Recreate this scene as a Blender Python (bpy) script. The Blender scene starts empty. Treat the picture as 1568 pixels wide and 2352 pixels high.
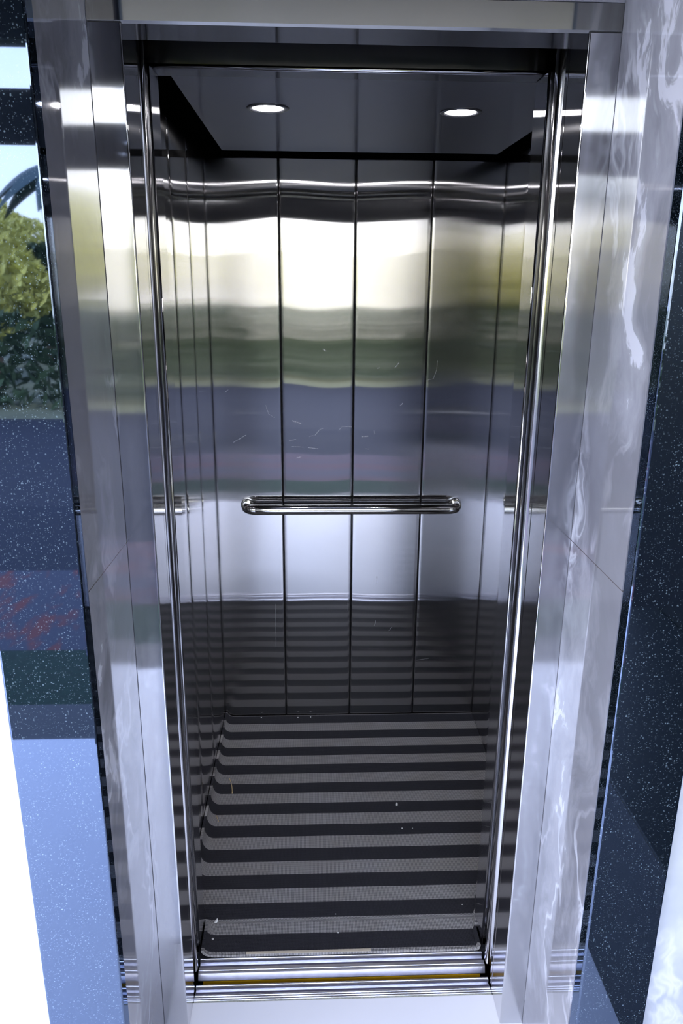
import bpy, bmesh, math, random
from mathutils import Vector, Matrix, noise
random.seed(7)
S = bpy.context.scene
COL = S.collection
D = 1.282            # rear wall of the car
XL, XR = -0.402, 0.544
HW = 0.35            # half of the clear opening
H = 1.969            # clear height
CZ = 1.975           # ceiling panel of the car

# ------------------------------------------------------------------ helpers
def tag(o, label=None, cat=None, group=None, kind=None):
    if label: o['label'] = label
    if cat: o['category'] = cat
    if group: o['group'] = group
    if kind: o['kind'] = kind
    return o

def link(name, me, mat=None, parent=None, smooth=False):
    o = bpy.data.objects.new(name, me)
    COL.objects.link(o)
    if mat: me.materials.append(mat)
    if parent: o.parent = parent
    if smooth:
        for p in me.polygons: p.use_smooth = True
    return o

def empty(name, loc=(0, 0, 0)):
    o = bpy.data.objects.new(name, None)
    o.empty_display_size = .05
    COL.objects.link(o)
    return o

def from_bm(name, bm, mat=None, parent=None, smooth=False):
    bmesh.ops.recalc_face_normals(bm, faces=bm.faces)
    me = bpy.data.meshes.new(name)
    bm.to_mesh(me); bm.free()
    return link(name, me, mat, parent, smooth)

def bm_box(bm, x0, x1, y0, y1, z0, z1, bevel=0.0, seg=2):
    r = bmesh.ops.create_cube(bm, size=1)
    vs = r['verts']
    for v in vs:
        v.co = Vector(((x0 + x1) / 2 + v.co.x * (x1 - x0), (y0 + y1) / 2 + v.co.y * (y1 - y0), (z0 + z1) / 2 + v.co.z * (z1 - z0)))
    if bevel > 0:
        es = list({e for v in vs for e in v.link_edges})
        bmesh.ops.bevel(bm, geom=es, offset=bevel, segments=seg, profile=.5, affect='EDGES')

def box(name, x0, x1, y0, y1, z0, z1, mat, parent=None, bevel=0.0, seg=2):
    bm = bmesh.new()
    bm_box(bm, min(x0, x1), max(x0, x1), min(y0, y1), max(y0, y1), z0, z1, bevel, seg)
    return from_bm(name, bm, mat, parent)

def extrude(name, pts, axis, a0, a1, mat, parent=None, smooth=False, close=True):
    """closed outline pts (2D) extruded along axis from a0 to a1. axis 'x': pts=(y,z); 'z': pts=(x,y)"""
    bm = bmesh.new()
    def mk(p, a):
        return bm.verts.new((a, p[0], p[1]) if axis == 'x' else (p[0], p[1], a))
    A = [mk(p, a0) for p in pts]; B = [mk(p, a1) for p in pts]
    n = len(pts)
    for i in range(n if close else n - 1):
        bm.faces.new((A[i], A[(i + 1) % n], B[(i + 1) % n], B[i]))
    bm.faces.new(A); bm.faces.new(B[::-1])
    o = from_bm(name, bm, mat, parent)
    if smooth: autosmooth(o, 35, True)
    return o

def autosmooth(o, ang=35, flat=False):
    me = o.data
    for p in me.polygons: p.use_smooth = True
    bm = bmesh.new(); bm.from_mesh(me)
    for f in bm.faces:
        if min(e.calc_length() for e in f.edges) > .0065 and len(f.verts) == 4 and flat: f.smooth = False
        elif len(f.verts) > 4: f.smooth = False
    for e in bm.edges:
        if len(e.link_faces) == 2 and e.calc_face_angle(0) > math.radians(ang): e.smooth = False
    bm.to_mesh(me); bm.free()

def tube(name, path, r, mat, parent=None, n=20, caps=True):
    bm = bmesh.new(); rings = []
    P = [Vector(p) for p in path]
    for i, p in enumerate(P):
        t = (P[min(i + 1, len(P) - 1)] - P[max(i - 1, 0)]).normalized()
        up = Vector((0, 0, 1)) if abs(t.z) < .9 else Vector((1, 0, 0))
        a = t.cross(up).normalized(); b = a.cross(t)
        rr = r[i] if isinstance(r, (list, tuple)) else r
        rings.append([bm.verts.new(p + (a * math.cos(2 * math.pi * k / n) + b * math.sin(2 * math.pi * k / n)) * rr) for k in range(n)])
    for A, B in zip(rings, rings[1:]):
        for k in range(n): bm.faces.new((A[k], A[(k + 1) % n], B[(k + 1) % n], B[k]))
    if caps: bm.faces.new(rings[0]); bm.faces.new(rings[-1][::-1])
    return from_bm(name, bm, mat, parent, True)

# ------------------------------------------------------------------ materials
class NT:
    def __init__(s, name, world=False):
        if world:
            s.m = bpy.data.worlds.new(name)
        else:
            s.m = bpy.data.materials.new(name)
        s.m.use_nodes = True
        s.t = s.m.node_tree; s.t.nodes.clear()
    def n(s, typ, **kw):
        nd = s.t.nodes.new(typ)
        for k, v in kw.items():
            if k.startswith('i_'):
                key = k[2:]
                key = int(key) if key.isdigit() else key.replace('_', ' ')
                s.set(nd.inputs[key], v)
            else: setattr(nd, k, v)
        return nd
    def set(s, inp, v):
        if isinstance(v, bpy.types.NodeSocket): s.t.links.new(v, inp)
        else: inp.default_value = v
    def math(s, op, a, b=0.0, c=0.0, clamp=False):
        nd = s.t.nodes.new('ShaderNodeMath'); nd.operation = op; nd.use_clamp = clamp
        s.set(nd.inputs[0], a); s.set(nd.inputs[1], b); s.set(nd.inputs[2], c)
        return nd.outputs[0]
    def vmath(s, op, a, b=(0, 0, 0), scale=None):
        nd = s.t.nodes.new('ShaderNodeVectorMath'); nd.operation = op
        s.set(nd.inputs[0], a)
        if op != 'SCALE' : s.set(nd.inputs[1], b)
        if scale is not None: s.set(nd.inputs['Scale'], scale)
        return nd.outputs['Value'] if op in ('LENGTH', 'DOT_PRODUCT', 'DISTANCE') else nd.outputs['Vector']
    def mix(s, f, a, b):
        nd = s.t.nodes.new('ShaderNodeMix'); nd.data_type = 'RGBA'
        s.set(nd.inputs['Factor'], f); s.set(nd.inputs[6], a); s.set(nd.inputs[7], b)
        return nd.outputs[2]
    def ramp(s, f, stops):
        nd = s.t.nodes.new('ShaderNodeValToRGB')
        cr = nd.color_ramp
        while len(cr.elements) < len(stops): cr.elements.new(.5)
        for e, (p, c) in zip(cr.elements, stops):
            e.position = p; e.color = c if len(c) == 4 else (*c, 1)
        s.set(nd.inputs[0], f)
        return nd.outputs[0]
    def pos(s): return s.n('ShaderNodeNewGeometry').outputs['Position']
    def map(s, v, scale=(1, 1, 1), loc=(0, 0, 0), rot=(0, 0, 0)):
        return s.n('ShaderNodeMapping', i_Vector=v, i_Scale=scale, i_Location=loc, i_Rotation=rot).outputs[0]
    def noise(s, v, scale=5.0, detail=3.0, rough=.5, dist=0.0):
        nd = s.n('ShaderNodeTexNoise', i_Vector=v, i_Scale=scale, i_Detail=detail, i_Roughness=rough, i_Distortion=dist)
        return nd.outputs[0]
    def out(s, sh):
        o = s.n('ShaderNodeOutputMaterial'); s.t.links.new(sh, o.inputs[0]); return s.m

def rgb(r, g, b): return (r, g, b, 1)
def lin(r, g, b):
    f = lambda c: ((c + .055) / 1.055) ** 2.4 if c > .04045 else c / 12.92
    return (f(r), f(g), f(b), 1)

def steel(name, col=(.60, .60, .62), rough=.17, aniso=.9, grain='z', jitter=.05, streak=.10, wide=.3, scratches=None, edge=.93):
    """brushed stainless; the grain runs along z (upright) or along x, reflections spread across it"""
    m = NT(name)
    g = m.n('ShaderNodeNewGeometry')
    N = g.outputs['Normal']; P = g.outputs['Position']
    gv = (0, 0, 1) if grain == 'z' else (1, 0, 0)
    T = m.vmath('NORMALIZE', m.vmath('CROSS_PRODUCT', N, m.vmath('ADD', gv, (.0007, .0011, .0003))))
    B = m.vmath('NORMALIZE', m.vmath('CROSS_PRODUCT', N, T))
    # fine grain as a tiny tilt across the brushing
    wn = m.n('ShaderNodeTexWhiteNoise', noise_dimensions='3D', i_Vector=m.vmath('SCALE', P, scale=9137.0)).outputs[0]
    sc = (260, 260, 1.3) if grain == 'z' else (1.3, 260, 260)
    st = m.noise(m.map(P, sc), 1.0, 2.0, .6)
    tilt = m.math('ADD', m.math('MULTIPLY', m.math('SUBTRACT', wn, .5), jitter), m.math('MULTIPLY', m.math('SUBTRACT', st, .5), jitter * .6))
    N2 = m.vmath('NORMALIZE', m.vmath('ADD', N, m.vmath('SCALE', T, scale=tilt)))
    smud = m.noise(P, 3.1, 4.0, .6)
    base = m.mix(m.math('MULTIPLY', m.math('SUBTRACT', st, .35), streak * 3, clamp=True), rgb(*col), rgb(*(c * .82 for c in col)))
    rr = m.math('ADD', rough, m.math('MULTIPLY', m.math('SUBTRACT', smud, .5), .012))
    lwn = m.n('ShaderNodeLayerWeight', i_0=.5).outputs['Facing']
    base = m.mix(m.math('POWER', lwn, 3.0), base, rgb(edge, edge, edge * 1.02))
    def gl(r, cl, nn):
        return m.n('ShaderNodeBsdfAnisotropic', distribution='GGX', i_Color=cl, i_Roughness=r, i_Anisotropy=aniso, i_Normal=nn, i_Tangent=B).outputs[0]
    a = gl(rr, base, N2)
    b = gl(m.math('MULTIPLY', rr, 2.0), base, N)
    sh = m.n('ShaderNodeMixShader', i_0=wide, i_1=a, i_2=b).outputs[0]
    if scratches:
        sx = m.n('ShaderNodeSeparateXYZ', i_0=P)
        X, Z = sx.outputs[0], sx.outputs[2]
        wob = m.math('MULTIPLY', m.math('SUBTRACT', m.noise(P, 60., 2.), .5), .006)
        X = m.math('ADD', X, wob)
        tot = None
        for (x0, z0, x1, z1, w) in scratches:
            dx, dz = x1 - x0, z1 - z0; L2 = dx * dx + dz * dz
            px = m.math('SUBTRACT', X, x0); pz = m.math('SUBTRACT', Z, z0)
            t = m.math('MULTIPLY', m.math('MULTIPLY_ADD', px, dx, m.math('MULTIPLY', pz, dz)), 1 / L2, clamp=True)
            ex = m.math('MULTIPLY_ADD', t, -dx, px); ez = m.math('MULTIPLY_ADD', t, -dz, pz)
            d = m.math('SQRT', m.math('MULTIPLY_ADD', ex, ex, m.math('MULTIPLY', ez, ez)))
            k = m.math('SUBTRACT', 1.0, m.math('DIVIDE', d, w), clamp=True)
            tot = k if tot is None else m.math('MAXIMUM', tot, k)
        gate = m.math('MULTIPLY', tot, m.math('MULTIPLY_ADD', m.noise(P, 220., 1.), 2.0, -.35, clamp=True))
        dif = m.n('ShaderNodeBsdfDiffuse', i_Color=rgb(.85, .87, .92)).outputs[0]
        sh = m.n('ShaderNodeMixShader', i_0=m.math('MULTIPLY', gate, .4), i_1=sh, i_2=dif).outputs[0]
    return m.out(sh)

def plain(name, col, rough=.5, metal=0.0, spec=.5, var=.0, vscale=20., bump=0.0, bscale=200.):
    m = NT(name); P = m.pos()
    c = rgb(*col)
    if var:
        c = m.mix(m.noise(P, vscale, 4.), rgb(*(k * (1 - var) for k in col)), rgb(*(min(1, k * (1 + var)) for k in col)))
    b = m.n('ShaderNodeBsdfPrincipled', i_Base_Color=c, i_Roughness=rough, i_Metallic=metal)
    b.inputs['Specular IOR Level'].default_value = spec
    if bump:
        bp = m.n('ShaderNodeBump', i_Height=m.noise(P, bscale, 2.), i_Strength=bump, i_Distance=.002)
        m.t.links.new(bp.outputs[0], b.inputs['Normal'])
    return m.out(b.outputs[0])

def granite_mat():
    m = NT('black_granite'); P = m.pos()
    def specks(scale, th, jitter):
        v = m.n('ShaderNodeTexVoronoi', i_Vector=m.vmath('ADD', P, (jitter, jitter * 2, jitter)), i_Scale=scale, i_Randomness=.85)
        cell = m.n('ShaderNodeSeparateColor', i_Color=v.outputs['Color']).outputs[0]
        on = m.math('GREATER_THAN', cell, th)
        core = m.math('SUBTRACT', 1.0, m.math('MULTIPLY', v.outputs['Distance'], 2.5), clamp=True)
        return m.math('MULTIPLY', on, core)
    s = m.math('ADD', m.math('MULTIPLY', specks(250, .76, 0), 1.3), m.math('MULTIPLY', specks(430, .62, 3.), .9), clamp=True)
    patch = m.math('MULTIPLY_ADD', m.noise(P, 22., 4.), 2.6, -.75, clamp=True)
    s = m.math('MULTIPLY', s, patch)
    c = m.mix(s, rgb(.002, .004, .006), rgb(.20, .27, .33))
    d = m.n('ShaderNodeBsdfDiffuse', i_Color=c).outputs[0]
    rg = m.math('MULTIPLY_ADD', m.noise(P, 9., 3.), .02, .012)
    gl = m.n('ShaderNodeBsdfAnisotropic', distribution='GGX', i_Color=rgb(.54, .69, 1.0), i_Roughness=rg).outputs[0]
    lw = m.n('ShaderNodeFresnel', i_IOR=2.7).outputs[0]
    return m.out(m.n('ShaderNodeMixShader', i_0=lw, i_1=d, i_2=gl).outputs[0])

def marble_mat(name, base, dark, vein, ior=1.72, joints=(), seed=0., scale=1.0):
    m = NT(name); P = m.vmath('ADD', m.pos(), (seed, seed * .7, seed * 1.3))
    P0 = m.pos()
    warp = m.n('ShaderNodeTexNoise', i_Vector=P, i_Scale=2.2 * scale, i_Detail=4.0).outputs['Color']
    Q = m.vmath('ADD', P, m.vmath('SCALE', m.vmath('SUBTRACT', warp, (.5, .5, .5)), scale=.45))
    cloud = m.noise(Q, 2.2 * scale, 5., .6)
    c = m.mix(m.math('MULTIPLY_ADD', cloud, 2.2, -.6, clamp=True), rgb(*dark), rgb(*base))
    # pale broken patches and streaks, stretched upright
    Qs = m.map(Q, (1, 1, .45), rot=(.22, .30, 0))
    n1 = m.noise(Qs, 5.5 * scale, 6., .62)
    patch = m.math('MULTIPLY_ADD', n1, 55., -34.9, clamp=True)
    n2 = m.noise(m.map(Q, (1, 1, .35), rot=(-.3, .5, 0), loc=(3, 1, 2)), 4.2 * scale, 5., .55)
    rid = m.math('SUBTRACT', 1.0, m.math('MULTIPLY', m.math('ABSOLUTE', m.math('SUBTRACT', n2, .5)), 42.), clamp=True)
    gate = m.math('MULTIPLY_ADD', m.noise(P, 3.1 * scale, 2.), 7., -3.3, clamp=True)
    rid = m.math('MULTIPLY', rid, gate)
    soft = m.math('MULTIPLY_ADD', n1, 5., -2.4, clamp=True)
    c = m.mix(m.math('MULTIPLY', soft, .35), c, rgb(*vein))
    c = m.mix(m.math('MULTIPLY', patch, .72), c, rgb(*vein))
    c = m.mix(m.math('MULTIPLY', rid, .6), c, rgb(*vein))
    z = m.n('ShaderNodeSeparateXYZ', i_0=P0).outputs[2]
    for j in joints:
        k = m.math('LESS_THAN', m.math('ABSOLUTE', m.math('SUBTRACT', z, j)), .0009)
        c = m.mix(k, c, rgb(.10, .09, .09))
    b = m.n('ShaderNodeBsdfPrincipled', i_Base_Color=c, i_Roughness=.04, i_IOR=ior)
    return m.out(b.outputs[0])

def mat_mat(name='mesh_mat'):
    """open zig-zag mesh matting in cross stripes of black and grey"""
    m = NT(name)
    uv = m.n('ShaderNodeUVMap').outputs[0]
    s = m.n('ShaderNodeSeparateXYZ', i_0=uv); U, V = s.outputs[0], s.outputs[1]
    wob = m.math('MULTIPLY', m.math('SUBTRACT', m.noise(m.map(uv, (3, 3, 3)), 1.5, 1.), .5), .0022)
    Vw = m.math('ADD', V, wob)
    ph = m.math('DIVIDE', Vw, .0508)
    fr = m.math('FRACT', m.math('DIVIDE', ph, 2.0))
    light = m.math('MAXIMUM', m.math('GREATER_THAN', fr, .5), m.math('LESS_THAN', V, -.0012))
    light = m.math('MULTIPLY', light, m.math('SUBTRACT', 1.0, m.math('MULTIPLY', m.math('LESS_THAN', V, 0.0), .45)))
    # diamond holes
    a = m.math('SINE', m.math('MULTIPLY', m.math('ADD', U, V), 2 * math.pi / .0075))
    b = m.math('SINE', m.math('MULTIPLY', m.math('SUBTRACT', U, V), 2 * math.pi / .0075))
    h = m.math('MULTIPLY_ADD', m.math('MULTIPLY', a, b), .9, .55, clamp=True)
    dirt = m.noise(m.map(uv, (1, 1, 1)), 7., 4., .65)
    lc = m.mix(m.math('MULTIPLY_ADD', dirt, 2., -.6, clamp=True), rgb(.42, .405, .41), rgb(.35, .32, .29))
    dk = rgb(.014, .013, .021)
    c = m.mix(light, dk, lc)
    hole = m.mix(light, rgb(.006, .006, .010), rgb(.065, .062, .068))
    c = m.mix(h, hole, c)
    bp = m.n('ShaderNodeBump', i_Height=h, i_Strength=.7, i_Distance=.002)
    bs = m.n('ShaderNodeBsdfPrincipled', i_Base_Color=c, i_Roughness=.75, i_Normal=bp.outputs[0])
    return m.out(bs.outputs[0])

def emit(name, col, st):
    m = NT(name)
    return m.out(m.n('ShaderNodeEmission', i_Color=rgb(*col), i_Strength=st).outputs[0])

SCR = [(-.029, 1.386, -.024, 1.382, .0045), (.153, 1.325, .157, 1.327, .003), (.209, 1.327, .223, 1.343, .0022),
       (.341, 1.291, .351, 1.323, .0012), (.351, 1.323, .352, 1.35, .001), (.318, 1.285, .341, 1.291, .001),
       (-.134, 1.147, -.108, 1.138, .0035), (-.058, 1.098, -.044, 1.116, .0016), (-.046, 1.116, -.03, 1.122, .0014),
       (-.146, 1.078, -.125, 1.083, .0022), (-.14, 1.058, -.10, 1.056, .0012), (-.078, 1.093, -.066, 1.096, .0018),
       (-.082, 1.054, -.05, 1.05, .0026), (-.122, 1.018, -.108, 1.021, .0028), (-.338, 1.072, -.294, 1.098, .0018),
       (.022, 1.115, .036, 1.128, .0016), (.036, 1.128, .066, 1.126, .0014), (.105, 1.092, .122, 1.094, .003),
       (.115, 1.05, .128, 1.048, .002), (-.225, 1.20, -.215, 1.17, .0012), (-.215, 1.17, -.197, 1.158, .0012),
       (.24, 1.208, .232, 1.2, .002), (.144, 1.112, .147, 1.102, .0022), (-.082, .84, -.07, .848, .0014),
       (.16, .38, .165, .40, .002), (.215, .36, .225, .372, .0018), (.165, .55, .166, .575, .0022), (.06, .44, .062, .50, .001),
       (-.205, .30, -.205, .47, .0009), (.32, .235, .37, .242, .001), (-.36, 1.245, -.35, 1.252, .0015)]
M = {}
M['steel_wall'] = steel('brushed_steel_wall', (.38, .377, .385), .08, .90, jitter=.02, wide=.12, scratches=SCR)
M['steel_side'] = steel('brushed_steel_side', (.50, .495, .50), .07, .80, jitter=.008, wide=.06)
M['steel'] = steel('brushed_steel_frame', (.58, .58, .59), .07, .80, jitter=.008, wide=.06)
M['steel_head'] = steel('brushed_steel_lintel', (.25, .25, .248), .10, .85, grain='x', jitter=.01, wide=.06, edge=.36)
M['steel_ceiling'] = steel('dark_steel_ceiling', (.17, .168, .185), .15, .7, grain='x', jitter=.01, edge=.42)
M['polished'] = plain('polished_steel', (.72, .72, .74), .12, 1.0)
M['chrome'] = plain('chrome', (.80, .79, .76), .06, 1.0)
M['alu'] = plain('sill_aluminium', (.78, .77, .82), .28, 1.0, var=.12, vscale=60, bump=.15, bscale=90)
M['groove'] = plain('groove_dark', (.085, .075, .12), .5)  # darker tone for the separate strips along the sill groove bottoms
M['black'] = plain('black_void', (.004, .004, .005), .9)
M['darkmetal'] = plain('dark_metal', (.03, .03, .035), .5, .6)
M['yellow'] = plain('yellow_paint', (1.0, .50, .015), .45, var=.2, vscale=30)
M['granite'] = granite_mat()
M['marble'] = marble_mat('grey_veined_marble', (.30, .305, .355), (.18, .18, .21), (.82, .84, .96), joints=(1.158,), seed=2.3)
M['marble_white'] = marble_mat('white_marble', (.74, .76, .80), (.50, .54, .64), (.95, .96, .98), ior=1.5, seed=5.1)
M['floor_tile'] = plain('pale_floor_tile', (.86, .855, .90), .10, var=.03, vscale=4)
M['grout'] = plain('dirty_grout', (.42, .42, .36), .9, var=.5, vscale=160, bump=.6, bscale=400)
M['mat'] = mat_mat()
M['tape'] = plain('tan_board', (.50, .43, .33), .8, var=.25, vscale=40)
M['straw'] = plain('straw', (.55, .40, .20), .7)
M['paper'] = plain('paper', (.80, .80, .78), .8)
M['grit'] = plain('grit', (.50, .48, .46), .8)
M['lamp'] = emit('lamp_diffuser', (1.0, .97, 1.0), 150.0)
M['trimring'] = plain('lamp_ring', (.10, .10, .11), .3, .8)

# ------------------------------------------------------------------ camera
cam = bpy.data.cameras.new('camera')
co = bpy.data.objects.new('camera', cam); COL.objects.link(co)
fw = Vector((.03949, .95564, -.29189)).normalized()
rt = Vector((.99921, -.03884, .00803)); rt = (rt - fw * rt.dot(fw)).normalized()
up = rt.cross(fw)
R = Matrix((rt, up, -fw)).transposed().to_4x4()
co.matrix_world = Matrix.Translation((-.0721, -1.2983, 1.6097)) @ R
cam.sensor_fit = 'HORIZONTAL'; cam.sensor_width = 24
cam.lens = 24 * 1751.926 / 1568
cam.clip_start = .02; cam.clip_end = 200
S.camera = co

# ------------------------------------------------------------------ car: wall panels
def panel(name, parent, origin, ax, width, z0, z1, nrm, mat, warp=None, nx=26, nz=70):
    """sheet-metal panel: faces nrm, long upright folds turned back at both sides"""
    bm = bmesh.new()
    ox, oy = origin
    us = [0, .0008, .0020, .0035] + [.0035 + (width - .007) * i / nx for i in range(1, nx)] + [width - .0035, width - .0020, width - .0008, width]
    def back(u):
        e = min(u, width - u)
        return .0035 * (1 - math.sqrt(max(0, 1 - (1 - min(e / .0035, 1)) ** 2)))
    grid = []
    for j in range(nz + 1):
        z = z0 + (z1 - z0) * j / nz; row = []
        for u in us:
            d = -back(u) + (warp(u / width, z) if warp else 0)
            row.append(bm.verts.new((ox + ax[0] * u + nrm[0] * d, oy + ax[1] * u + nrm[1] * d, z)))
        grid.append(row)
    for a, b in zip(grid, grid[1:]):
        for i in range(len(us) - 1): bm.faces.new((a[i], a[i + 1], b[i + 1], b[i]))
    # side returns
    for i in (0, -1):
        prev = None
        for row in grid:
            v = row[i]; w = bm.verts.new((v.co.x - nrm[0] * .012, v.co.y - nrm[1] * .012, v.co.z))
            if prev: bm.faces.new((prev[0], v, w, prev[1]))
            prev = (v, w)
    o = from_bm(name, bm, mat, parent)
    # outward normals towards nrm
    me = o.data
    if me.polygons[len(me.polygons) // 2].normal.dot(Vector((nrm[0], nrm[1], 0))) < 0: me.flip_normals()
    autosmooth(o, 40)
    return o

TOPZ = 1.966
wb = box('wall_back', XL - .02, XR + .02, D + .013, D + .03, -.02, TOPZ, M['black'])
tag(wb, 'brushed steel rear wall of the lift car in four upright panels', 'wall', kind='structure')
seams = [XL - .006, -.171, .0715, .314, XR + .006]
def wgen(i):
    sgn = (1, -1, 1, -1)[i]
    def w(u, z):
        s = .5 - .5 * math.cos(math.pi * min(max(u, 0), 1))
        s = s if sgn > 0 else 1 - s
        hz = max(0, z - 1.62); hz = hz * hz / (hz + .12)
        t = .0075 * (s - .45) * hz
        t += .0006 * noise.noise(Vector((i * 7.3 + u * 1.3, z * 2.1, 4.2)))
        t += .0009 * math.sin(math.pi * u) * math.sin(z * 1.7 + i)
        e = min(u, 1 - u) * 6
        return t
    return w
for i in range(4):
    g = .0015
    panel('wall_panel', wb, (seams[i] + g, D), (1, 0), seams[i + 1] - seams[i] - 2 * g, .0, TOPZ, (0, -1), M['steel_wall'], wgen(i))
def wsmall(k):
    return lambda u, z: .0007 * noise.noise(Vector((k * 3.1 + u * 1.2, z * 1.5, 9.1)))
wl = box('wall_left', XL - .03, XL - .013, .245, D + .013, -.02, TOPZ, M['black'])
tag(wl, 'left steel side wall of the lift car, mirroring the rear wall', 'wall', kind='structure')
ys = [.295, .39, .66, .93, D - .001]
for i in range(4):
    g = .0012
    panel('wall_panel', wl, (XL, ys[i] + g), (0, 1), ys[i + 1] - ys[i] - 2 * g, .0, TOPZ, (1, 0), M['steel_side'], wsmall(i), nx=8, nz=40)
wr = box('wall_right', XR + .013, XR + .03, .245, D + .013, -.02, TOPZ, M['black'])
tag(wr, 'right steel side wall of the lift car', 'wall', kind='structure')
ys = [.295, .46, .73, 1.0, D - .001]
for i in range(4):
    g = .0012
    panel('wall_panel', wr, (XR, ys[i] + g), (0, 1), ys[i + 1] - ys[i] - 2 * g, .0, TOPZ, (-1, 0), M['steel_side'], wsmall(i + 5), nx=8, nz=40)

fl = box('floor', XL - .02, XR + .02, .196, D + .012, -.03, 0.0, M['darkmetal'])
tag(fl, 'floor of the lift car under the striped mat', 'floor', kind='structure')
ce = box('ceiling', -.335, .495, .32, 1.205, CZ, CZ + .014, M['steel_ceiling'], bevel=.001)
tag(ce, 'dark grey metal ceiling panel of the lift car with two round lamps', 'ceiling', kind='structure')

# downlights
def downlight(x, y, label):
    t = empty('downlight'); tag(t, label, 'ceiling light', 'round downlights in the lift ceiling')
    bm = bmesh.new()
    n = 48; prof = [(.0475, -.0002), (.0475, -.0022), (.0455, -.0034), (.0375, -.0030), (.0350, -.0012), (.0345, -.0002)]
    rings = [[bm.verts.new((r * math.cos(2 * math.pi * k / n), r * math.sin(2 * math.pi * k / n), z)) for k in range(n)] for r, z in prof]
    for a, b in zip(rings, rings[1:]):
        for k in range(n): bm.faces.new((a[k], a[(k + 1) % n], b[(k + 1) % n], b[k]))
    from_bm('trim_ring', bm, M['trimring'], t, True)
    bm = bmesh.new()
    prof = [(.0345, -.0008), (.030, -.0022), (.018, -.0028)]
    rings = [[bm.verts.new((r * math.cos(2 * math.pi * k / n), r * math.sin(2 * math.pi * k / n), z)) for k in range(n)] for r, z in prof]
    for a, b in zip(rings, rings[1:]):
        for k in range(n): bm.faces.new((a[k], a[(k + 1) % n], b[(k + 1) % n], b[k]))
    bm.faces.new(rings[-1])
    d = from_bm('lamp_diffuser', bm, M['lamp'], t, True)
    d['label'] = 'glowing white diffuser'
    t.location = (x, y, CZ)
downlight(-.166, .602, 'lit round downlight in the left half of the lift ceiling')
downlight(.270, .610, 'lit round downlight in the right half of the lift ceiling')

# handrail
RZ, RY = .849, 1.2225
def arc(cx, cy, r, a0, a1, n=12):
    return [(cx + r * math.cos(math.radians(a0 + (a1 - a0) * i / n)), cy + r * math.sin(math.radians(a0 + (a1 - a0) * i / n)), RZ) for i in range(n + 1)]
rl, rr_ = -.297, .437
br = .034
path = [(rl, D + .002, RZ), (rl, RY + br + .004, RZ)] + arc(rl + br, RY + br, br, 180, 270)[0:] + arc(rr_ - br, RY + br, br, 270, 360) + [(rr_, RY + br + .004, RZ), (rr_, D + .002, RZ)]
hr = empty('handrail')
tag(hr, 'chrome tube handrail with rounded ends across the rear wall of the lift', 'handrail')
tube('rail', path, .0175, M['chrome'], hr, 28)
for x in (rl, rr_):
    bm = bmesh.new()
    bmesh.ops.create_cone(bm, cap_ends=True, segments=32, radius1=.0225, radius2=.0205, depth=.004, matrix=Matrix.Translation((x, D - .0025, RZ)) @ Matrix.Rotation(math.pi / 2, 4, 'X'))
    autosmooth(from_bm('wall_flange', bm, M['chrome'], hr))

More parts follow.
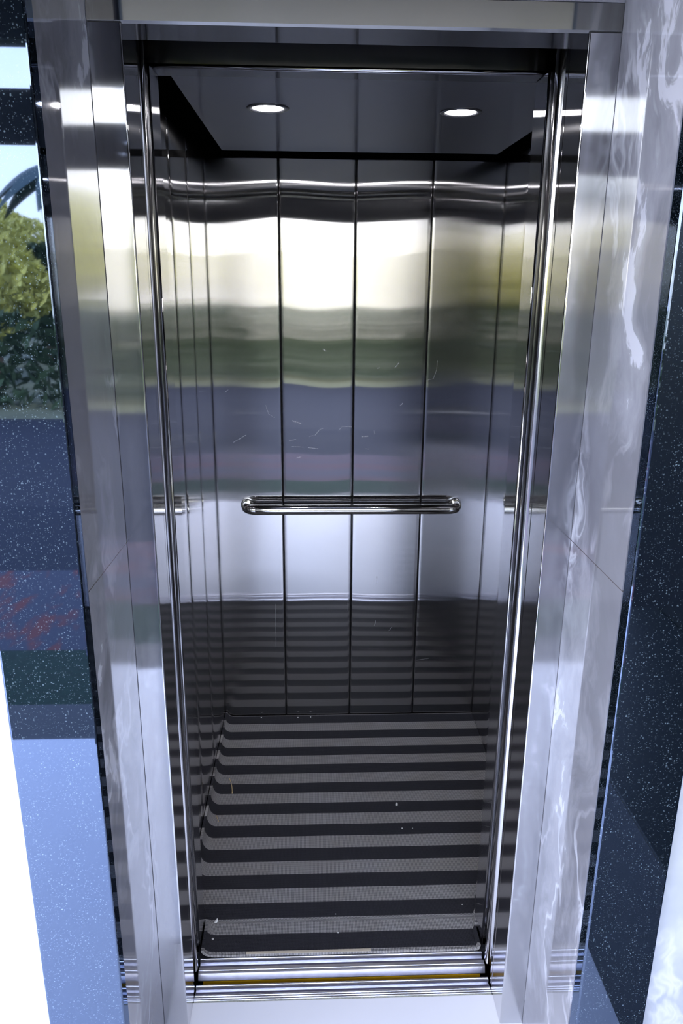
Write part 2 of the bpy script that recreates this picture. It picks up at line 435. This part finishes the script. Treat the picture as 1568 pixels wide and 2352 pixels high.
# ------------------------------------------------------------------ mat
def build_mat():
    y0, y1 = .197, D - .004
    def xl(y):
        t = min(max((y - .294) / .006, 0), 1); t = t * t * (3 - 2 * t)
        return -.3485 + (-.4008 + .3485) * t
    def xf(y):           # fold line on the right
        if y > .93: return .536 + (y - .93) * .02
        return .536 + (y - .93) * (.536 - .338) / (.93 - .25) if y > .25 else .338
    NY = 180
    rows = []
    for j in range(NY + 1):
        y = y0 + (y1 - y0) * j / NY
        row = []
        L = xl(y); Rr = xf(y)
        lift = .034 + .012 * math.sin(y * 3.1) if y > .33 else .022
        cw = .034
        for i in range(13):                 # curled left edge
            a = (i / 12) * math.pi / 2 * 1.0
            # quarter ellipse from the wall down to the floor
            row.append((L + cw * (1 - math.sin(math.pi / 2 - a)) if False else L + cw * (1 - math.cos(a)), y, lift * (1 - math.sin(a)), ))
        x_in = L + cw
        for i in range(1, 31):
            row.append((x_in + (Rr - x_in) * i / 30, y, 0.0))
        w = max(.012, min(.555 - Rr, .085)) if y > .30 else .02
        if y > .93: w = .010
        for i in range(1, 9):
            s = w * i / 8
            ang = math.radians(min(74, 74 * (s / .012)))
            px, py, pz = row[-1]
            st = w / 8
            row.append((px + math.cos(ang) * st, y, pz + math.sin(ang) * st))
        rows.append(row)
    bm = bmesh.new(); uvl = bm.loops.layers.uv.new('UVMap')
    T = .0075
    def arcs(row):
        s = 0; out = [0]
        for a, b in zip(row, row[1:]):
            s += math.dist(a, b); out.append(s)
        return out
    top = []; bot = []; UV = []
    for row in rows:
        s = arcs(row); k0 = s[12]
        tv = []; bv = []; uv = []
        for i, p in enumerate(row):
            a = Vector(row[max(i - 1, 0)]); b = Vector(row[min(i + 1, len(row) - 1)]); t = (b - a).normalized()
            n = Vector((-t.z, 0, t.x))
            P = Vector(p)
            wv = .0006 * noise.noise(Vector((p[0] * 9, p[1] * 9, 0)))
            tv.append(bm.verts.new(P + n * (T + wv) + Vector((0, 0, .0004)))); bv.append(bm.verts.new(P + n * .0002 + Vector((0, 0, .0004))))
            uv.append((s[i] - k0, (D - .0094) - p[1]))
        top.append(tv); bot.append(bv); UV.append(uv)
    def face(vs, uvs):
        f = bm.faces.new(vs); f.smooth = True
        for l, u in zip(f.loops, uvs): l[uvl].uv = u
    nx = len(rows[0])
    for j in range(NY):
        for i in range(nx - 1):
            face((top[j][i], top[j][i + 1], top[j + 1][i + 1], top[j + 1][i]), (UV[j][i], UV[j][i + 1], UV[j + 1][i + 1], UV[j + 1][i]))
            face((bot[j][i], bot[j + 1][i], bot[j + 1][i + 1], bot[j][i + 1]), (UV[j][i], UV[j + 1][i], UV[j + 1][i + 1], UV[j][i + 1]))
        for i in (0, nx - 1):
            face((top[j][i], top[j + 1][i], bot[j + 1][i], bot[j][i]), (UV[j][i], UV[j + 1][i], UV[j + 1][i], UV[j][i]))
    for j in (0, NY):
        for i in range(nx - 1):
            face((top[j][i], bot[j][i], bot[j][i + 1], top[j][i + 1]), (UV[j][i], UV[j][i], UV[j][i + 1], UV[j][i + 1]))
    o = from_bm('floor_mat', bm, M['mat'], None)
    for p in o.data.polygons: p.use_smooth = True
    autosmooth(o, 50)
    return o
tag(build_mat(), 'black and grey cross-striped mesh mat on the lift floor, left edge curling up', 'mat')
o = box('floor_strip', -.238, .072, .1965, .2035, .0085, .0095, M['tape'])
tag(o, 'tan worn strip lying along the front edge of the striped mat', 'strip')

# ------------------------------------------------------------------ front of the car: columns and header
def mirrored(pts, s): return [(s * x, y) for x, y in pts] if s < 0 else [(x, y) for x, y in pts][::-1]
for s, side, xin in ((-1, 'left', -XL), (1, 'right', XR)):
    c = .0035
    pts = [(.351, .2055 + c), (.351 + c, .2055), (xin + .012, .2055), (xin + .012, .292), (.351 + c, .292), (.351, .292 - c)]
    o = extrude('car_front_column', mirrored(pts, s), 'z', 0.001, 1.964, M['steel'], None, True)
    tag(o, 'upright brushed steel column at the %s side of the lift car entrance, behind the open door edges' % side, 'column')
hb = empty('car_header')
extrude('transom', [(.2405, 1.9652), (.290, 1.9652), (.290, 2.09), (.235, 2.09), (.235, 1.9708)], 'x', XL, XR, M['steel_head'], hb, True)
e_ = extrude('edge_strip', [(.2345, 1.9722), (.2360, 1.9665), (.2415, 1.9645), (.2430, 1.9650), (.2360, 1.9722)], 'x', XL, XR, M['polished'], hb, True)
e_['label'] = 'bright rolled lower edge'
tag(hb, 'steel transom over the lift car entrance, a thin bright line along its lower edge', 'header')

# ------------------------------------------------------------------ doors
def door(name, s, y0, y1, nose, z0, z1, label):
    t = empty(name); tag(t, label, 'door')
    pts = []
    ym = (y0 + y1) / 2; r = nose
    x0 = .3515
    for i in range(9):                           # front rounded corner
        a = math.pi / 2 * i / 8
        pts.append((x0 + r - r * math.cos(a), y0 + r - r * math.sin(a)))
    pts += [(.62, y0), (.62, y1)]
    for i in range(9):
        a = math.pi / 2 * i / 8
        pts.append((x0 + r - r * math.sin(a), y1 - r + r * math.cos(a)))
    extrude('door_panel', mirrored(pts, s), 'z', z0, z1, M['polished'] if r > .01 else M['steel'], t, True)
    return t
for s, side in ((-1, 'left'), (1, 'right')):
    d = door('elevator_door', s, .0905, .113, .0045, .005, 1.995, 'edge of the open outer sliding lift door on the %s, just behind the door frame' % side)
    if s > 0:
        bm = bmesh.new()
        bmesh.ops.create_uvsphere(bm, u_segments=20, v_segments=10, radius=1, matrix=Matrix.Translation((.3512, .104, .0745)) @ Matrix.Diagonal((.0009, .0042, .0085, 1)))
        h = from_bm('black_oval', bm, M['black'], d, True); h['label'] = 'small black oval mark near the foot'  # plain black oval set on the door edge
    door('elevator_door', s, .146, .184, .016, .006, 1.99, 'rounded edge of the open inner lift car door on the %s' % side)

# ------------------------------------------------------------------ sills
def ribbed(y0, y1, n, z=0.0, d=.0012):
    out = []; w = (y1 - y0) / n
    for i in range(n):
        a = y0 + i * w
        out += [(a, z - d), (a + w * .22, z), (a + w * .78, z), (a + w, z - d)]
    return out
prof = [(.0785, -.03)] + ribbed(.0785, .0965, 3) + [(.0965, -.0095), (.1130, -.0095), (.1130, 0.0), (.1165, 0), (.1175, -.001), (.1185, 0), (.1215, 0), (.1225, -.0015), (.1225, -.03)]
ls = empty('landing_sill')
extrude('sill_profile', prof, 'x', -.3495, .3495, M['alu'], ls)
box('groove_bottom', -.349, .349, .0967, .1085, -.0097, -.0085, M['groove'], ls)
tag(ls, 'ribbed aluminium door sill with a groove, fixed at the edge of the pale floor', 'sill')
cs = empty('car_sill'); tag(cs, 'grooved aluminium sill at the edge of the lift car floor with a yellow painted strip below', 'sill')
prof = [(.1465, -.0175), (.1465, -.016), (.1530, -.0012), (.1550, 0), (.1590, 0), (.1600, -.0012), (.1612, 0), (.1695, 0), (.1695, -.0105), (.1885, -.0105), (.1885, 0), (.1915, 0), (.1925, -.0012), (.1935, 0), (.1955, 0), (.1955, -.03), (.16, -.03), (.152, -.0175)]
extrude('sill_profile', prof, 'x', -.3495, .3495, M['alu'], cs)
box('groove_bottom', -.349, .349, .1697, .1830, -.0107, -.0095, M['groove'], cs)
y = box('toe_guard', -.338, .338, .1475, .1505, -.16, -.0177, M['yellow'], cs); y['label'] = 'yellow painted strip'

# ------------------------------------------------------------------ steel door frame
df = empty('elevator_door_frame'); tag(df, 'brushed steel frame around the open lift doorway', 'door frame')
for s in (-1, 1):
    pts = [(.3530 - .003 * math.cos(a), .003 - .003 * math.sin(a)) for a in [math.pi / 2 * i / 6 for i in range(7)]] + [(.4000, 0), (.4000, .012), (.364, .012), (.364, .0855), (.3500, .0855)]
    extrude('jamb', mirrored(pts, s), 'z', 0.0005, H, M['steel'], df, True)
extrude('lintel', [(c, H), (0, H + c), (0, 2.0085), (.012, 2.0085), (.012, H + .014), (.0855, H + .014), (.0855, H)], 'x', -.4, .4, M['steel_head'], df)

# ------------------------------------------------------------------ marble reveals and wall, granite surround
GY = -.238
for s, side, nm in ((-1, 'left', 'trim_1'), (1, 'right', 'trim_2')):
    f = .0058 if s < 0 else 0
    o = extrude(nm, mirrored([(.4008, .06), (.4008, 0), (.4008 + f, GY), (.4208, GY), (.4208, .06)], s), 'z', 0.0, 2.30, M['marble'])
    tag(o, 'polished grey veined marble lining on the %s side of the lift doorway' % side, 'marble trim', kind='structure')
o = box('trim_3', -.4, .4, .0, .02, 2.0095, 2.30, M['marble'])
tag(o, 'grey marble panel above the steel door frame', 'marble trim', kind='structure')
o = box('trim_4', -.4, .4, GY, .02, 2.3005, 2.32, M['marble'])
tag(o, 'marble soffit above the lift doorway recess', 'marble trim', kind='structure')
for s, side, nm in ((-1, 'left', 'trim_5'), (1, 'right', 'trim_6')):
    e = .532 if s < 0 else .527
    o = box(nm, s * .4015, s * e, GY - .030, GY - .0003, 0.001, 2.45, M['granite'], bevel=.0035, seg=3)
    tag(o, 'polished black speckled granite upright on the %s of the lift doorway' % side, 'granite trim', kind='structure')
o = box('trim_7', -.532, .527, GY - .030, GY - .0003, 2.451, 2.60, M['granite'], bevel=.0035, seg=3)
tag(o, 'black granite head above the lift doorway', 'granite trim', kind='structure')
bm = bmesh.new()
bm_box(bm, -2.4, -.4255, GY, .0, 0.0, 3.3); bm_box(bm, .4215, 2.4, GY, .0, 0.0, 3.3); bm_box(bm, -.4215, .4215, GY, 0, 2.3205, 3.3)
o = from_bm('wall_front', bm, M['marble_white'])
tag(o, 'white marble-clad wall outside the lift, beside the black granite', 'wall', kind='structure')
# the dark shaft around the car
bm = bmesh.new()
bm_box(bm, -1.0, -.96, .0, 1.6, -.4, 2.6); bm_box(bm, 1.1, 1.14, .0, 1.6, -.4, 2.6)
bm_box(bm, -1.0, 1.14, 1.6, 1.64, -.4, 2.6); bm_box(bm, -1.0, 1.14, 0, 1.64, 2.6, 2.64)
bm_box(bm, -1.0, 1.14, 0, 1.64, -.44, -.4); bm_box(bm, -.4215, .4215, .022, .06, 2.015, 2.6)
bm_box(bm, -1.0, -.4215, .0005, .03, -.4, 2.6); bm_box(bm, .4215, 1.14, .0005, .03, -.4, 2.6)
bm_box(bm, -1.0, 1.14, .0, .03, -.4, -.06)
o = from_bm('wall_shaft', bm, M['black'])
tag(o, 'black lift shaft showing as the dark gap above the door line', 'wall', kind='structure')

# ------------------------------------------------------------------ landing floor, porch
o = box('floor', -2.4, 1.16, -1.69, .0735, -.05, 0.0, M['floor_tile'])
tag(o, 'pale polished floor tile in front of the lift sill', 'floor', kind='structure')
o = box('trim_8', -.349, .349, .0737, .0782, -.03, -.0002, M['grout'])
tag(o, 'thin line of dirty grout between the pale floor and the metal sill', 'grout', kind='structure')

# ------------------------------------------------------------------ litter on the mat
def scrap(name, x, y, l, w, ang, mat, label, cat, z=.0088, curl=.002, group=None):
    bm = bmesh.new(); n = 8; rows = []
    for i in range(n + 1):
        t = i / n; ww = w * math.sin(math.pi * (t * .9 + .05)) ** .6 / 2
        cx = (t - .5) * l; zz = z + curl * (2 * t - 1) ** 2
        rows.append([bm.verts.new((cx, -ww, zz)), bm.verts.new((cx, 0, zz + .0006)), bm.verts.new((cx, ww, zz))])
    for a, b in zip(rows, rows[1:]):
        for k in range(2): bm.faces.new((a[k], a[k + 1], b[k + 1], b[k]))
    r = bmesh.ops.extrude_face_region(bm, geom=bm.faces[:])
    for v in r['geom']:
        if isinstance(v, bmesh.types.BMVert): v.co.z -= .0005
    bmesh.ops.rotate(bm, verts=bm.verts, matrix=Matrix.Rotation(ang, 3, 'Z'))
    o = from_bm(name, bm, mat, None, True); o.location = (x, y, 0)
    return tag(o, label, cat, group)
pts = []
for i in range(9):
    t = i / 8; pts.append((-.348 + .016 * t + .003 * math.sin(t * 3.1), .888 - .073 * t, .0105 + .004 * (1 - t)))
tag(tube('straw', pts, [.0011] * 8 + [.0018], M['straw'], n=8), 'bent tan straw lying across two stripes near the left edge of the mat', 'straw')
pts = [(-.3702, .7072, .012), (-.366, .695, .0115), (-.3604, .681, .0105)][::-1]
tag(tube('twig', pts, .0009, M['straw'], n=8), 'tiny pale twig near the curled left edge of the mat, nearer than the straw', 'twig')
scrap('petal', .1967, .7466, .016, .006, 1.45, M['paper'], 'small white petal on a black stripe right of the middle of the mat', 'petal')
scrap('paper_scrap', -.3237, .300, .016, .008, 1.2, M['paper'], 'white paper scrap on the grey stripe at the front left of the mat', 'scrap')
def crumb(x, y, r, mat, label, name='crumb', z=None):
    bm = bmesh.new()
    bmesh.ops.create_icosphere(bm, subdivisions=2, radius=r)
    for v in bm.verts: v.co *= 1 + .35 * noise.noise(v.co * 400 + Vector((x * 50, y * 50, 0))); v.co.z *= .6
    o = from_bm(name, bm, mat, None, False); o.location = (x, y, (z or .0078) + r * .5)
    return tag(o, label, 'crumb', 'crumbs of grit on the mat')
crumb(-.3258, .2442, .0032, M['grit'], 'largest pale crumb, on the front black stripe at the left of the mat')
crumb(-.0078, .2545, .0020, M['paper'], 'white crumb on the front black stripe at the middle of the mat')
crumb(-.0126, .315, .0016, M['grit'], 'small crumb at the middle of the front grey stripe')
crumb(.328, .3368, .0018, M['grit'], 'crumb at the right end of the second black stripe from the front')
crumb(.2009, .6375, .0020, M['paper'], 'left one of two white crumbs behind the middle of the mat, right side')
crumb(.2328, .6365, .0016, M['paper'], 'right one of two white crumbs behind the middle of the mat, right side')
crumb(-.2653, 1.2639, .0024, M['paper'], 'white crumb at the foot of the rear wall, leftmost')
crumb(-.1261, 1.262, .0020, M['paper'], 'white crumb at the foot of the rear wall, under the first seam')
crumb(-.0779, 1.262, .0024, M['paper'], 'white crumb at the foot of the rear wall, right of the first seam')

# ------------------------------------------------------------------ surroundings behind the photographer (mirrored in steel and granite)
M['grass'] = plain('lawn_grass', (.014, .038, .022), .9, var=.6, vscale=30)
bk = NT('red_paving'); Pb = bk.pos()
bc = bk.mix(bk.math('MULTIPLY_ADD', bk.noise(bk.map(Pb, (6., 2.2, 1)), 1.6, 4.), 9., -4.6, clamp=True), rgb(.055, .06, .085), rgb(.17, .045, .040))
M['brick'] = bk.out(bk.n('ShaderNodeBsdfPrincipled', i_Base_Color=bc, i_Roughness=.8).outputs[0])
M['asphalt'] = plain('asphalt', (.009, .012, .025), .8, var=.2, vscale=5)
M['field'] = plain('verge', (.14, .15, .09), .9, var=.5, vscale=1.5)
M['kerb'] = plain('dark_step', (.02, .022, .028), .4)
M['plaster'] = plain('porch_plaster', (.20, .195, .20), .8)
M['cream'] = plain('cream_wall', (.92, .87, .76), .8)
M['darkstone'] = plain('dark_stone', (.004, .005, .007), .45)
M['leaf_y'] = plain('leaf_yellow_green', (.88, .82, .10), .7, var=.5, vscale=3)
M['leaf_g'] = plain('leaf_green', (.05, .085, .035), .7, var=.5, vscale=3)
M['leaf_m'] = plain('leaf_olive', (.60, .57, .17), .7, var=.6, vscale=4)
M['palm'] = plain('palm_green', (.02, .045, .05), .6, var=.3, vscale=3)
M['bark'] = plain('bark', (.12, .08, .05), .9)
def st(o, label, cat): return tag(o, label, cat, kind='structure')
st(box('step', -3.0, 1.16, -1.93, -1.691, -.12, -.001, M['kerb']), 'dark stone step at the edge of the porch floor', 'step')
st(box('lawn', -6, 6, -2.45, -1.931, -.2, -.03, M['grass']), 'strip of lawn in front of the porch', 'lawn')
st(box('path', -8, 8, -3.46, -2.451, -.2, -.03, M['brick']), 'red paved path beyond the lawn', 'path')
st(box('road', -20, 20, -8.6, -3.461, -.2, -.05, M['asphalt']), 'dark asphalt road beyond the path', 'road')
st(box('ground', -45, 45, -60, -8.601, -.2, -.05, M['field']), 'grassy ground beyond the road', 'ground')
bm = bmesh.new()
bm_box(bm, -1.75, 1.16, -1.9, GY - .0005, 2.52, 2.66)
st(from_bm('ceiling_porch', bm, M['plaster']), 'underside of the porch canopy', 'ceiling')
bm = bmesh.new()
bm_box(bm, 1.16, 1.3, -1.9, GY - .0005, -.05, 2.66); bm_box(bm, 1.16, 3.2, -2.0, -1.9, -.05, 2.66)
bm_box(bm, -1.75, 1.16, -2.0, -1.901, 2.30, 2.66)
st(from_bm('wall_porch', bm, M['darkstone']), 'dark stone wall and fascia of the porch', 'wall')
g = empty('porch_rail'); tag(g, 'dark steel crossbar carried between two posts at the front of the porch', 'crossbar')
box('bar', -1.70, 1.159, -1.88, -1.83, 2.00, 2.15, M['darkmetal'], g, .004)
box('post', -1.75, -1.701, -1.88, -1.83, .0, 2.2995, M['darkmetal'], g, .003)
st(box('blocker', .62, 1.159, -1.7, -.31, .0005, .50, M['darkstone'], bevel=.004), 'added unseen low dark plinth along the porch wall', 'blocker')  # unseen block added so the right granite mirrors dark instead of pale floor

def tree(x, y, h, r, mat, label, n=7000, trunk=True, seed=0, leaf=.10):
    rnd = random.Random(seed)
    t = empty('tree'); tag(t, label, 'tree', 'trees across the road')
    if trunk: tube('trunk', [(0, 0, -.1), (.05, 0, h * .35), (0, .05, h * .7)], [.16, .12, .06], M['bark'], t, 10)
    bm = bmesh.new()
    for _ in range(n):
        v = Vector((rnd.gauss(0, 1), rnd.gauss(0, 1), rnd.gauss(0, 1))).normalized() * r * (.55 + .5 * rnd.random())
        v *= 1 + .35 * noise.noise(v * .9 + Vector((seed, 0, 0)))
        c = Vector((v.x, v.y * .8, h + v.z * .85))
        a = Vector((rnd.gauss(0, 1), rnd.gauss(0, 1), rnd.gauss(0, 1))).normalized(); b = a.orthogonal().normalized(); l = leaf * (.6 + rnd.random() * .8)
        p = [bm.verts.new(c + a * l), bm.verts.new(c + b * l * .5), bm.verts.new(c - a * l), bm.verts.new(c - b * l * .5)]
        bm.faces.new(p)
    me = bpy.data.meshes.new('crown'); bm.to_mesh(me); bm.free()
    link('crown', me, mat, t)
    t.location = (x, y, 0)
k = 0
for (x, y, h, r, mt, lb) in [(-8.2, -20, 2.0, 1.7, 'leaf_m', 'yellow green tree across the road, far left'),
        (-5.3, -15.2, 1.3, 1.1, 'leaf_g', 'dark green bushy tree across the road on the left'),
        (-4.2, -21.5, 1.2, 1.1, 'leaf_g', 'low dark green tree behind the left end of the cream wall'),
        (5.6, -17.2, 2.2, 1.4, 'leaf_y', 'yellow green tree across the road, right of the cream wall'),
        (12.6, -18, 2.2, 2.0, 'leaf_y', 'yellow green tree across the road on the right'),
        (-2.3, -13.6, 1.7, .95, 'leaf_y', 'bright yellow green tree before the left part of the cream wall'),
        (-4.95, -11.3, 1.6, .95, 'leaf_m', 'small yellow green tree just beyond the hedge on the left'),
        (-7.3, -12.6, 1.5, 1.0, 'leaf_m', 'small yellow green tree beyond the hedge, furthest left'),
        (9.0, -14.6, 1.9, 1.2, 'leaf_y', 'round yellow green tree between two others on the right'),
        (5.6, -12.0, .8, .8, 'leaf_g', 'low green tree before the cream wall')]:
    k += 1; tree(x, y, h, r, M[mt], lb, seed=k)
# palm on the left
pm = empty('palm'); tag(pm, 'palm with dark drooping fronds beside the road on the left', 'palm')
tube('trunk', [(0, 0, -1.06), (.05, 0, 1.2), (.0, .0, 2.3)], [.14, .11, .09], M['bark'], pm, 10)
for f in range(11):
    a = f * 2 * math.pi / 11; bm = bmesh.new(); pv = None
    for i in range(13):
        t = i / 12; rad = 1.5 * t; z = 2.3 + .75 * t - 1.5 * t * t; w = .26 * math.sin(math.pi * min(1, t * .95 + .05)) + .01
        cx, cy = math.cos(a) * rad, math.sin(a) * rad; nx_, ny_ = -math.sin(a) * w, math.cos(a) * w
        q = (bm.verts.new((cx + nx_, cy + ny_, z - w * .5)), bm.verts.new((cx, cy, z)), bm.verts.new((cx - nx_, cy - ny_, z - w * .5)))
        if pv: bm.faces.new((pv[0], pv[1], q[1], q[0])); bm.faces.new((pv[1], pv[2], q[2], q[1]))
        pv = q
    me = bpy.data.meshes.new('frond'); bm.to_mesh(me); bm.free(); link('frond', me, M['palm'], pm)
pm.location = (-3.95, -13.2, 1.0)
hd = box('boundary_wall', -4.4, 4.4, -19.4, -19.1, -.05, 2.3, M['cream'])
tag(hd, 'cream boundary wall across the road', 'wall')
def hedge(x0, x1, y, z1, label, seed):
    rnd = random.Random(seed); bm = bmesh.new()
    for _ in range(int((x1 - x0) * 260)):
        c = Vector((rnd.uniform(x0, x1), y + rnd.uniform(-.35, .35), rnd.uniform(0, z1)))
        a = Vector((rnd.gauss(0, 1), rnd.gauss(0, 1), rnd.gauss(0, 1))).normalized(); b = a.orthogonal().normalized()
        p = [bm.verts.new(c + a * .12), bm.verts.new(c + b * .06), bm.verts.new(c - a * .12), bm.verts.new(c - b * .06)]; bm.faces.new(p)
    me = bpy.data.meshes.new('hedge'); bm.to_mesh(me); bm.free()
    tag(link('hedge', me, M['leaf_g']), label, 'hedge')
hedge(-8, 7, -9.6, 1.15, 'clipped green hedge along the far side of the road', 3)

# ------------------------------------------------------------------ light
W = NT('sky', True)
tc = W.n('ShaderNodeTexCoord').outputs['Generated']
z = W.n('ShaderNodeSeparateXYZ', i_0=tc).outputs[2]
sky = W.ramp(W.math('MULTIPLY_ADD', z, .5, .5), [(.49, (.45, .45, .5)), (.505, (1.0, .94, .80)), (.535, (.93, .94, .95)), (.57, (.82, .90, 1.0)), (.70, (.55, .68, 1.0)), (1.0, (.30, .45, .95))])
cl = W.noise(W.map(tc, (1, 1, 2.2)), 2.6, 5., .6)
sky = W.mix(W.math('MULTIPLY_ADD', cl, 3.2, -1.3, clamp=True), sky, rgb(.98, .98, 1.0))
bg = W.n('ShaderNodeBackground', i_Color=sky, i_Strength=6.0)
ow = W.n('ShaderNodeOutputWorld'); W.t.links.new(bg.outputs[0], ow.inputs[0])
S.world = W.m
sun = bpy.data.lights.new('sun', 'SUN'); sun.energy = 7.0; sun.angle = .01; sun.color = (1.0, .93, .80)
so = bpy.data.objects.new('sun', sun); COL.objects.link(so)
so.rotation_euler = Vector((.35, 1.0, .95)).to_track_quat('Z', 'Y').to_euler()

# ------------------------------------------------------------------ render look
S.view_settings.view_transform = 'Standard'
S.view_settings.look = 'None'
S.view_settings.exposure = 0.3
S.view_settings.gamma = 1.0
S.view_settings.use_curve_mapping = False
S.cycles.max_bounces = 10
S.cycles.glossy_bounces = 9
S.cycles.diffuse_bounces = 4
S.cycles.sample_clamp_indirect = 6.0
S.cycles.use_denoising = True
